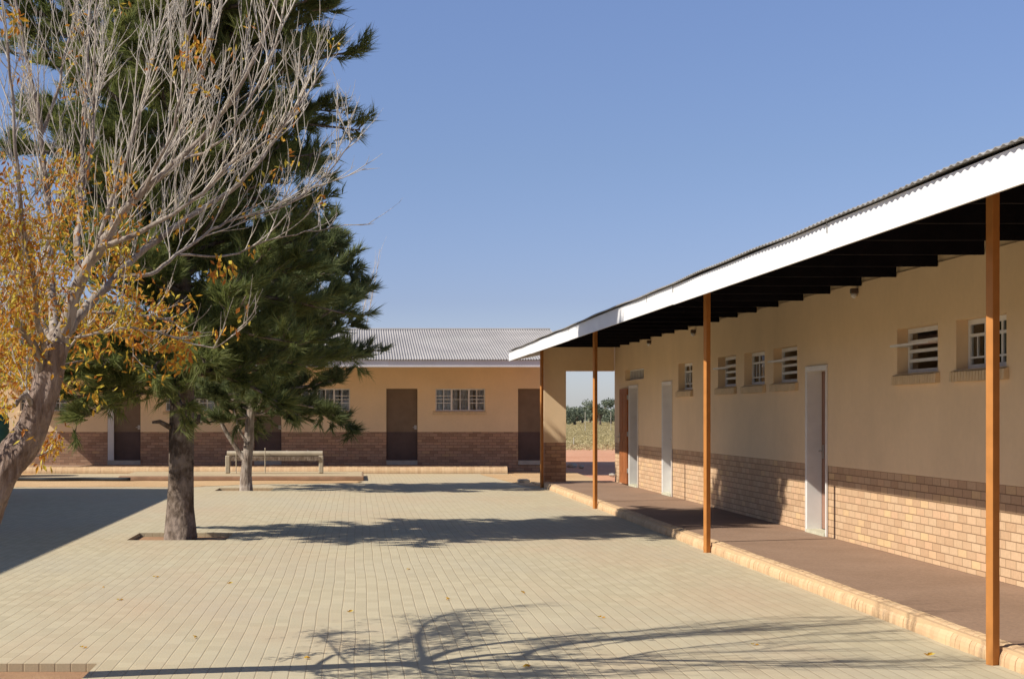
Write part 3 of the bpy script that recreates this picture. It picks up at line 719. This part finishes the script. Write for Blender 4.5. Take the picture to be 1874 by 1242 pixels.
def piecewise(pts):
    def f(z):
        if z <= pts[0][0]: return pts[0][1]
        for (a, va), (b_, vb) in zip(pts[:-1], pts[1:]):
            if z <= b_: return va + (vb - va) * (z - a) / (b_ - a)
        return pts[-1][1]
    return f
e1 = piecewise([(1.9, 1.9), (2.3, 2.45), (3.2, 2.3), (4.0, 1.9), (4.6, 1.9), (5.2, 2.25), (6.0, 2.5), (7.0, 2.5), (8.0, 2.15), (9.0, 1.4), (10.0, 0.6)])
p1 = thing('pine_tree', (-2.4, 21.85, -0.06), 'tall full pine with thick dark trunk in a square pit in the paving', 'tree', 'evergreen trees in the yard')
pine(p1, (-2.4, 21.85), 10.2, 0.185, 2.2, lambda z, a: e1(z), 235, 9, extra=[(3.14 + d_, z_, r_) for d_, z_, r_ in ((0, 2.15, 1.7), (.5, 2.25, 1.8), (-.5, 2.2, 1.8), (.25, 2.5, 2.1), (-.3, 2.6, 2.0), (.9, 2.4, 1.8), (-.9, 2.4, 1.8), (.1, 2.9, 2.2), (.6, 2.8, 2.1), (-.6, 2.9, 2.1), (0.0, 2.35, 2.0), (3.1, 2.3, 1.5), (2.6, 2.4, 1.7), (1.5, 2.3, 1.5), (3.5, 2.5, 1.8))], needles=10, dens=0.85, nw=0.006, nl_len=0.21)
e2 = piecewise([(1.6, 1.6), (2.2, 2.5), (3.4, 2.3), (4.2, 2.0), (5.2, 1.5), (6.0, 0.6)])
p2 = thing('pine_tree', (-2.44, 35.6, -0.06), 'smaller pale trunked evergreen behind the tall pine, in front of the pipe trough', 'tree', 'evergreen trees in the yard')
tp2 = [Vector(p) for p in ((-2.44, 35.6, -0.06), (-2.45, 35.6, 0.3), (-2.42, 35.6, 0.7), (-2.38, 35.62, 1.1), (-2.36, 35.6, 1.6), (-2.2, 35.6, 2.4), (-2.0, 35.6, 3.4), (-1.85, 35.6, 4.6), (-1.75, 35.6, 6.0))]
pine(p2, (-2.44, 35.6), 6.0, 0.125, 1.55, lambda z, a: e2(z), 75, 7, centre=(0.2, 0), mat='needles2', bark_='bark_pale', top_r=0.03, needles=13, nw=0.009, nl_len=0.28, trunkpts=tp2, dens=0.9)
mb = MB(); mb.tube([(-2.44, 35.58, 0.62), (-2.62, 35.56, 0.85), (-2.85, 35.56, 1.2), (-3.07, 35.55, 1.62), (-3.2, 35.5, 2.3)], [0.07, 0.055, 0.05, 0.04, 0.02], 8); mb.tube([(-2.40, 35.5, 1.0), (-2.6, 35.4, 1.35), (-2.7, 35.3, 1.8)], [0.035, 0.025, 0.015], 6); mb.build('side_limb', 'bark_pale', p2, smooth=True, recalc=False)
# stubs on the pine trunk
mb = MB(); mb.tube([(-2.54, 21.78, 1.50), (-2.68, 21.72, 1.58), (-2.78, 21.7, 1.57)], [0.04, 0.03, 0.018], 7); mb.build('branch_stub', 'bark_pine', p1, smooth=True); mb = MB(); mb.tube([(-2.26, 21.72, 1.5), (-2.15, 21.68, 1.58), (-2.13, 21.66, 1.68)], [0.045, 0.035, 0.02], 7); mb.build('branch_stub', 'bark_pine', p1, smooth=True)
# thin bare twiggy sapling behind
def bare(root, base, H, nm=9, spread=0.55):
    mb = MB(); b0 = Vector(base)
    for k in range(nm):
        d = Vector((U(-spread, spread), U(-spread, spread), 1)); pts = limb_pts(b0 + Vector((0, 0, H * 0.12)), d, H * U(0.75, 1.0), 8, 0.05, 0.08)
        mb.tube(pts, [0.022 * (1 - i / 9.5) + 0.003 for i in range(9)], 4, caps=False)
        for q in range(34):
            t_ = U(2.0, 8); i = min(7, int(t_)); p = pts[i].lerp(pts[i + 1], t_ - i)
            dd = ((pts[i + 1] - pts[i]).normalized() + Vector((U(-.6, .6), U(-.6, .6), U(0, .4)))).normalized()
            tw = limb_pts(p, dd, U(0.3, 0.9), 4, 0.05, 0.1); mb.tube(tw, [0.007, 0.006, 0.005, 0.003, 0.002], 3, caps=False)
    mb.tube([b0, b0 + Vector((0, 0, H * 0.13))], [0.06, 0.05], 8)
    mb.build('branches', 'twig', root, smooth=True, recalc=False)
p3 = thing('bare_tree', (-0.7, 60.5, 0), 'leafless thin twigged tree rising behind the grey roof beside the evergreens', 'tree')
bare(p3, (-0.7, 60.5, 0), 7.6, 9, 0.35)

# autumn tree, nearly bare, forking low at the left edge
AY = 10.0; SA = 290.0
def W(px, py, dy=0.0):
    dy *= 2.3 if dy > 0 else 1.1
    q = 2900 / (AY + dy); return Vector(((px - 650) / q, AY + dy, EYE - (py - 758) / q))
at = thing('autumn_tree', (-2.75, 10.0, -0.06), 'leaning grey tree with bare twigs and orange leaves at the left edge', 'tree')
tm = MB(); lm = MB(); tw = MB(); lf = MB()
def smooth_poly(pts, n=4):
    out = []
    P_ = [pts[0]] + list(pts) + [pts[-1]]
    for i in range(1, len(P_) - 2):
        a, b_, c_, d_ = P_[i - 1], P_[i], P_[i + 1], P_[i + 2]
        for k in range(n):
            t = k / n
            out.append(0.5 * ((2 * b_) + (c_ - a) * t + (2 * a - 5 * b_ + 4 * c_ - d_) * t * t + (3 * b_ - a - 3 * c_ + d_) * t ** 3))
    out.append(P_[-2]); return out
trunk = smooth_poly([Vector((-2.80, 10.0, -0.07)), Vector((-2.62, 10.0, 0.35)), Vector((-2.46, 10.0, 0.8)), W(-6, 885), W(46, 806), W(74, 740), W(95, 670), W(106, 625)], 5)
nt_ = len(trunk); tr = [0.135 - 0.062 * i / (nt_ - 1) + 0.05 * math.exp(-i * 0.5) for i in range(nt_)]
tm.tube(smooth_poly(trunk, 2), [tr[min(nt_ - 1, i // 2)] for i in range(2 * (nt_ - 1) + 1)], 40, rough=0.03, lobes=0.085)
def leaf(mb, p, d, ln, w):
    d = d.normalized(); s = d.cross(Vector((U(-1, 1), U(-1, 1), U(-1, 1))))
    if s.length < 1e-3: return
    s = s.normalized() * w; nrm = s.cross(d).normalized() * ln * 0.12
    n0 = len(mb.v)
    mb.v += [tuple(p), tuple(p + d * ln * .45 + s - nrm), tuple(p + d * ln - nrm * 2), tuple(p + d * ln * .45 - s - nrm), tuple(p + d * ln * .5)]
    mb.f += [(n0, n0 + 1, n0 + 4), (n0 + 1, n0 + 2, n0 + 4), (n0 + 2, n0 + 3, n0 + 4), (n0 + 3, n0, n0 + 4)]
def spray(p, n=9, ln=0.047, droop=0.5, rad=0.06):
    for k in range(n):
        q = p + Vector((U(-rad, rad), U(-rad, rad), U(-rad, rad)))
        leaf(lf, q, Vector((U(-1, 1), U(-1, 1), U(-1.2, 0.6) - droop)), ln * U(0.7, 1.3), ln * U(0.16, 0.26))
def leafiness(p):
    q = 2900 / p.y; px = 650 + p.x * q; py = 758 - (p.z - EYE) * q
    if py < 190: return 0.012
    v = 0.0
    if px < 150 and py > 390: v = 0.6
    elif px < 150 and py > 290: v = 0.3
    elif px < 260 and py > 430: v = 0.75
    elif px < 350 and py > 530: v = 0.55
    elif px < 250 and py > 300: v = 0.16
    elif py > 380 and px < 480: v = 0.06
    else: v = 0.012
    return v
def twigs_on(pts, r0, spacing, t0, lrange, lvl=0):
    L = sum((b_ - a).length for a, b_ in zip(pts[:-1], pts[1:])); n = int(L / spacing); k = len(pts) - 1
    for q in range(n):
        t = (t0 + (1 - t0) * (q + R()) / n) * k; i = min(k - 1, int(t)); p = pts[i].lerp(pts[i + 1], t - i)
        dd = (pts[i + 1] - pts[i]).normalized()
        side = Vector((U(-1, 1), U(-1, 1), U(-0.4, 1.0))).normalized()
        d = (dd * 1.0 + side * U(0.45, 0.95) + Vector((0, 0, 0.18))).normalized()
        ll = U(*lrange) * (1.1 - 0.5 * t / k); m_ = 6 if lvl == 0 else 4
        bp = limb_pts(p, d, ll, m_, 0.06, 0.085)
        r = r0 * U(0.75, 1.2); tw.tube(bp, [r * (1 - 0.75 * j / m_) for j in range(m_ + 1)], 4, caps=False)
        if lvl < 2: twigs_on(bp, r * 0.62, 0.095 if lvl == 0 else 0.16, 0.12, (0.14, 0.42) if lvl == 0 else (0.05, 0.16), lvl + 1)
        for j in range(1, m_ + 1):
            if R() < leafiness(bp[j]) * (0.85 if lvl == 0 else (0.5 if lvl == 1 else 0.12)): spray(bp[j], 6)
def limb(pp, r0, r1, spacing=0.11, t0=0.2, lr=(0.35, 0.9), sides=9, tws=0.0052):
    pts = smooth_poly(pp, 4); n = len(pts)
    pts = [p + Vector((U(-.008, .008), U(-.012, .012), U(-.008, .008))) for p in pts]
    r0 *= 0.8
    lm.tube(pts, [r0 + (r1 - r0) * (i / (n - 1)) ** 0.8 for i in range(n)], sides, caps=False, rough=0.05)
    twigs_on(pts, tws, spacing, t0, lr)
limb([W(104, 640), W(125, 575), W(148, 510), W(185, 450, -.1), W(210, 408, -.1), W(262, 350, -.2), W(330, 290, -.3), W(400, 215, -.4), W(465, 110, -.5), W(515, -30, -.6)], 0.070, 0.007)
limb([W(112, 620), W(150, 572, .1), W(195, 525, .15), W(250, 468, .3), W(330, 408, .4), W(420, 350, .5), W(480, 290, .5), W(535, 210, .6), W(590, 130, .7)], 0.050, 0.005)
limb([W(180, 452, -.1), W(235, 435, -.2), W(300, 400, -.3), W(370, 355, -.4), W(420, 300, -.45), W(500, 250, -.5), W(560, 165, -.6)], 0.026, 0.004)
limb([W(215, 505, .2), W(275, 500, .2), W(320, 470, .3), W(375, 430, .4), W(430, 400, .5), W(500, 385, .55), W(570, 345, .6), W(620, 290, .7), W(648, 250, .75)], 0.020, 0.0035)
limb([W(330, 465, .3), W(420, 468, .5), W(490, 440, .6), W(560, 425, .6), W(632, 412, .7)], 0.011, 0.003, 0.16, 0.3, (0.15, 0.5))
limb([W(104, 650), W(96, 560, .2), W(92, 470, .3), W(88, 380, .35), W(76, 270, .4), W(68, 190, .4), W(45, 90, .45), W(15, -60, .5)], 0.048, 0.008)
limb([W(146, 512), W(142, 430, .2), W(152, 340, .3), W(153, 240, .35), W(160, 130, .4), W(163, 0, .5), W(165, -120, .5)], 0.036, 0.007)
limb([W(76, 250, .4), W(105, 170, .45), W(122, 90, .5), W(142, -10, .6), W(160, -120, .6)], 0.017, 0.005)
limb([W(158, 330, .3), W(172, 220, .3), W(172, 110, .35), W(178, -40, .4)], 0.016, 0.006)
limb([W(80, 690), W(58, 625, -.15), W(28, 590, -.3), W(-10, 545, -.5), W(-50, 430, -.7), W(-70, 250, -.8), W(-90, 60, -.8)], 0.042, 0.008)
limb([W(88, 660), W(70, 590, -.3), W(62, 500, -.5), W(40, 400, -.7), W(30, 280, -.8), W(20, 140, -.8), W(0, -60, -.9)], 0.028, 0.006)
limb([W(60, 765), W(48, 720, -.15), W(20, 745, -.2), W(-20, 735, -.3), W(-80, 660, -.5)], 0.026, 0.008, 0.12)
limb([W(50, 780), W(55, 730, .2), W(60, 640, .3), W(50, 560, .5), W(10, 430, .7)], 0.024, 0.006)
limb([W(170, 470, -.1), W(200, 380, -.1), W(235, 280, 0), W(262, 180, 0), W(290, 70, .1), W(320, -50, .1)], 0.022, 0.005)
limb([W(215, 405, -.1), W(270, 330, .1), W(330, 240, .2), W(365, 140, .3), W(400, 30, .3), W(425, -90, .4)], 0.022, 0.005)
limb([W(262, 350, -.2), W(310, 255, -.4), W(335, 150, -.5), W(350, 50, -.5), W(352, -60, -.6)], 0.015, 0.004)
limb([W(330, 290, -.3), W(390, 270, -.5), W(450, 200, -.6), W(500, 90, -.7), W(520, 20, -.7)], 0.013, 0.0035)
limb([W(104, 640), W(60, 560, .5), W(20, 480, .8), W(-20, 380, 1.0), W(-60, 200, 1.1)], 0.03, 0.006)
limb([W(150, 570, .1), W(215, 575, .1), W(270, 580, .1), W(320, 590, .1), W(345, 620, .1)], 0.016, 0.004, 0.11, 0.1, (0.15, 0.4))
limb([W(110, 620), W(175, 610, -.2), W(235, 600, -.3), W(300, 610, -.3), W(390, 635, -.3), W(440, 595, -.3)], 0.013, 0.003, 0.12, 0.1, (0.12, 0.35))
limb([W(100, 670), W(140, 620, .3), W(190, 600, .5), W(240, 625, .6), W(270, 640, .6)], 0.012, 0.004, 0.12, 0.1, (0.12, 0.35))
limb([W(70, 740), W(20, 690, .4), W(-20, 650, .6)], 0.012, 0.004, 0.09, 0.1, (0.15, 0.5))
# epicormic sprig low on the trunk
limb([W(55, 835, .12), W(85, 828, .2), W(110, 812, .3)], 0.007, 0.003, 0.12, 0.3, (0.05, 0.15))
for (px, py, dy, n) in ((358, 82, -.45, 20), (345, 100, -.45, 16), (372, 90, -.5, 12), (340, 110, -.5, 8), (15, 30, -.6, 14), (25, 48, -.6, 10), (585, 372, .6, 10), (535, 285, .6, 9), (512, 316, .6, 8), (400, 495, .4, 20), (408, 478, .4, 14), (420, 500, .4, 10),
                        (325, 640, .1, 34), (320, 615, .1, 26), (335, 655, .1, 20), (315, 670, .1, 14), (440, 600, -.3, 6), (455, 562, -.3, 5), (405, 600, -.3, 5), (160, 620, .3, 30), (185, 635, .5, 20), (250, 610, .1, 24), (262, 600, .1, 20), (170, 735, .1, 8), (172, 720, .1, 8), (115, 710, .1, 7),
                        (330, 408, .4, 10), (370, 270, -.2, 6), (78, 838, .2, 10), (78, 818, .2, 8), (155, 157, .4, 6), (158, 320, .3, 8), (130, 280, -.3, 8)):
    spray(W(px, py, dy), n, 0.058, 0.6, 0.05 + 0.0012 * n)
for k in range(210):
    px = random.gauss(45, 75); py = random.gauss(550, 90)
    if py < 380 or py > 720 or px < -160 or px > 300: continue
    spray(W(px, py, U(-.9, .9)), 7, 0.046, 0.2, 0.08)
tm.build('trunk', 'bark_grey', at, smooth=True, recalc=False)
lm.build('limbs', 'bark_pale', at, smooth=True, recalc=False)
tw.build('twigs', 'twig', at, smooth=True, recalc=False)
lf.build('leaves', 'autumn', at, recalc=False)

# fallen leaves
spots = [(820, 1097), (958, 1085), (358, 1167), (190, 1075), (962, 1221), (152, 1185), (218, 1098), (746, 1042), (284, 1056), (420, 1068), (1100, 1130), (560, 1205), (640, 1120), (1380, 1180), (1700, 1200)]
lb0 = MB(); leaf(lb0, Vector((-0.035, 0, 0.01)), Vector((1, 0, 0.15)), 0.08, 0.018); leaf(lb0, Vector((0.0, 0.01, 0.012)), Vector((0.4, 1, 0.25)), 0.06, 0.015); leaf(lb0, Vector((0.01, -0.01, 0.012)), Vector((0.7, -1, 0.3)), 0.05, 0.014)
proto = lb0.build('fallen_leaf', 'autumn', recalc=False)
for i, (px, py) in enumerate(spots):
    s = (py - 758) / EYE; o = proto if i == 0 else proto.copy()
    if i: COL.objects.link(o)
    o.location = ((px - 650) / s, 2900 / s, 0.001); o.rotation_euler = (0, 0, U(0, 6.28))
    k = U(0.4, 0.75); o.scale = (k, k, k)
    tag(o, 'dry orange leaf fallen on the open paving', 'leaf', 'fallen leaves scattered on the paving')

# ------------------------------------------------------------------ veld beyond the passage
def scrub_tree(root, cx, cy, H, Rr, flat=0.45, n=900, ls=0.35, trunk=True):
    fm = MB(); 
    blobs = [(Vector((cx + U(-Rr, Rr) * .75, cy + U(-Rr, Rr) * .75, H * U(1 - flat, 0.9))), Rr * U(0.3, 0.5)) for _ in range(13)]
    for k in range(n):
        c_, r = random.choice(blobs)
        v = Vector((random.gauss(0, 1), random.gauss(0, 1), random.gauss(0, 0.6))).normalized() * r * U(0.5, 1.05)
        p = c_ + Vector((v.x, v.y, v.z * 0.6)); a = Vector((U(-1, 1), U(-1, 1), U(-1, 1))) * ls * .5; b_ = Vector((U(-1, 1), U(-1, 1), U(-1, 1))) * ls * .5
        fm.quad(p, p + a, p + a + b_, p + b_)
    fm.build('crown', 'scrub', root, recalc=False)
    tm = MB()
    for k in range(5):
        c_, r = blobs[k]; tm.tube([(cx, cy, -0.06), (cx, cy, H * .22), tuple((Vector((cx, cy, H * .3)) + c_) / 2), tuple(c_)], [0.22, 0.18, 0.12, 0.05], 6, caps=False)
    tm.build('trunk', 'bark_pine', root, recalc=False)
def far(px, Y): return (px - 650) * Y / 2900
flist = [(1098, 250, 4.15, 2.5, 'domed acacia tree standing highest on the far field edge'), (1052, 255, 3.6, 2.6, 'low grey green bush at the left of the far field'), (1066, 300, 3.9, 3.2, 'dull bush between the acacia and the left bush'),
         (1118, 280, 3.4, 2.4, 'small bush just right of the domed acacia'), (1135, 320, 3.5, 3.5, 'bush line tree partly hidden by the building corner'), (1040, 310, 4.5, 3.5, 'tallest of the left bushes behind the end wall'), (1080, 330, 3.6, 3.0, 'far bush seen below the acacia canopy'), (1025, 300, 4.2, 3.5, 'bush hidden behind the end wall column'), (1155, 300, 4.2, 3.5, 'bush hidden behind the right building')]
for (px, Y, H, Rr, lab) in flist:
    cx = far(px, Y); tr_ = thing('acacia_tree', (cx, Y, -0.06), lab, 'tree', 'bushes and trees at the far side of the field')
    scrub_tree(tr_, cx, Y, H * (1 if px == 1098 else 0.72), Rr, 0.8 if px != 1098 else 0.55, 2200, 0.38)
fm = MB()
for k in range(9000):   # far-off wooded edge
    x = U(-260, 420); y = 380 + U(0, 60); z = abs(random.gauss(0, 1.5)) + 0.0
    p = Vector((x, y, min(z, 2.6))); a = Vector((U(-1, 1), U(-1, 1), U(-1, 1))) * 0.9; b_ = Vector((U(-1, 1), U(-1, 1), U(-1, 1))) * 0.9
    fm.quad(p, p + a, p + a + b_, p + b_)
o = fm.build('distant_bushes', 'scrub', recalc=False); o['kind'] = 'stuff'; tag(o, 'low belt of grey green bush along the horizon', 'bush')
gm = MB()
for k in range(20000):
    Y = 78 + 270 * R() ** 1.5; x = Y * U(0.10, 0.20)
    if Y < 125 and R() > (Y - 70) / 80: continue
    h = U(0.0, 0.05) if Y < 125 else U(0.02, 0.12)
    for q in range(8):
        bx_ = x + U(-1, 1); by_ = Y + U(-1, 1); w_ = U(.012, .025) * (1 + Y / 100)
        n0 = len(gm.v); an = U(0, 3.14)
        gm.v += [(bx_ - w_ * math.cos(an), by_ - w_ * math.sin(an), -0.06), (bx_ + w_ * math.cos(an), by_ + w_ * math.sin(an), -0.06), (bx_ + U(-.2, .2), by_ + U(-.2, .2), h * U(.7, 1.1))]
        gm.f.append((n0, n0 + 1, n0 + 2))
o = gm.build('dry_grass', 'grass', recalc=False); o['kind'] = 'stuff'; tag(o, 'pale straw coloured grass covering the field behind the passage', 'grass')
for i, (px, Y, lab) in enumerate(((1071, 160, 'thin pale fence post left of the domed acacia'), (1118, 160, 'thin pale fence post right of the domed acacia'), (1050, 92, 'short white peg in the red soil before the grass'))):
    x = far(px, Y); h = (1.9, 1.9, 0.3)[i]
    mb = MB(); mb.tube([(x, Y, -0.06), (x, Y, h)], 0.03, 8); mb.tube([(x, Y, h), (x, Y, h + 0.04)], [0.035, 0.02], 8); tag(mb.build('fence_post', 'concrete'), lab, 'fence post', 'pale posts out in the field')
for i, (px, Y, sc) in enumerate(((1047, 52, .16), (1064, 51, .10), (1120, 44, .09))):
    x = far(px, Y); bm = bmesh.new(); bmesh.ops.create_icosphere(bm, subdivisions=2, radius=sc)
    for v in bm.verts: v.co *= U(.85, 1.15); v.co.z *= .6
    me = bpy.data.meshes.new('stone'); bm.to_mesh(me); bm.free(); me.materials.append(M['concrete'])
    o = bpy.data.objects.new('stone', me); COL.objects.link(o); o.location = (x, Y, 0)
    tag(o, ('larger grey stone in the shade beyond the passage', 'smaller grey stone in the shade beyond the passage', 'lone stone on the sunlit red soil beyond the passage')[i], 'stone', 'stones behind the passage')

# ------------------------------------------------------------------ light, sky, camera
w = bpy.data.worlds.new('World'); scene.world = w; w.use_nodes = True
nt = w.node_tree; bg = nt.nodes['Background']
sky = nt.nodes.new('ShaderNodeTexSky'); sky.sky_type = 'NISHITA'; sky.sun_disc = False
D = Vector((1, 0.31, -0.888)).normalized()     # travel direction of the sunlight
to = -D
el = math.asin(to.z); azn = math.atan2(to.x, to.y)
sky.sun_elevation = el; sky.sun_rotation = azn
sky.altitude = 1000; sky.air_density = 1.0; sky.dust_density = 1.0; sky.ozone_density = 2.5
hs = nt.nodes.new('ShaderNodeMix'); hs.data_type = 'RGBA'; hs.blend_type = 'MULTIPLY'; hs.inputs[0].default_value = 1
nt.links.new(sky.outputs[0], hs.inputs[6]); 
gt = NT(nt); gc = nt.nodes.new('ShaderNodeTexCoord'); gs = nt.nodes.new('ShaderNodeSeparateXYZ'); nt.links.new(gc.outputs['Generated'], gs.inputs[0])
nt.links.new(gt.ramp(gs.outputs[2], [(0.0, (0.82, 0.82, 1.0)), (0.03, (0.80, 0.78, 0.98)), (0.07, (0.71, 0.672, 0.863)), (0.156, (0.79, 0.755, 0.88)), (0.25, (0.91, 0.862, 1.0)), (0.45, (1.0, 0.96, 1.0))]), hs.inputs[7])
nt.links.new(hs.outputs[2], bg.inputs[0]); bg.inputs[1].default_value = 0.105
sl_ = bpy.data.lights.new('sun', 'SUN'); sl_.energy = 5.0; sl_.angle = math.radians(0.5); sl_.color = (1.0, 0.93, 0.82)
so = bpy.data.objects.new('sun', sl_); COL.objects.link(so); so.rotation_euler = D.to_track_quat('-Z', 'Y').to_euler()
cd = bpy.data.cameras.new('camera'); cam = bpy.data.objects.new('camera', cd); COL.objects.link(cam)
cam.location = (0, 0, EYE); cam.rotation_euler = (math.radians(90), 0, 0)
cd.sensor_width = 36; cd.lens = 36 * 2900 / 1874; cd.shift_x = (937 - 650) / 1874; cd.shift_y = (758 - 621) / 1874
cd.clip_start = 0.1; cd.clip_end = 8000; scene.camera = cam
scene.view_settings.view_transform = 'Standard'; scene.view_settings.look = 'None'
scene.view_settings.exposure = 0.3; scene.view_settings.gamma = 1
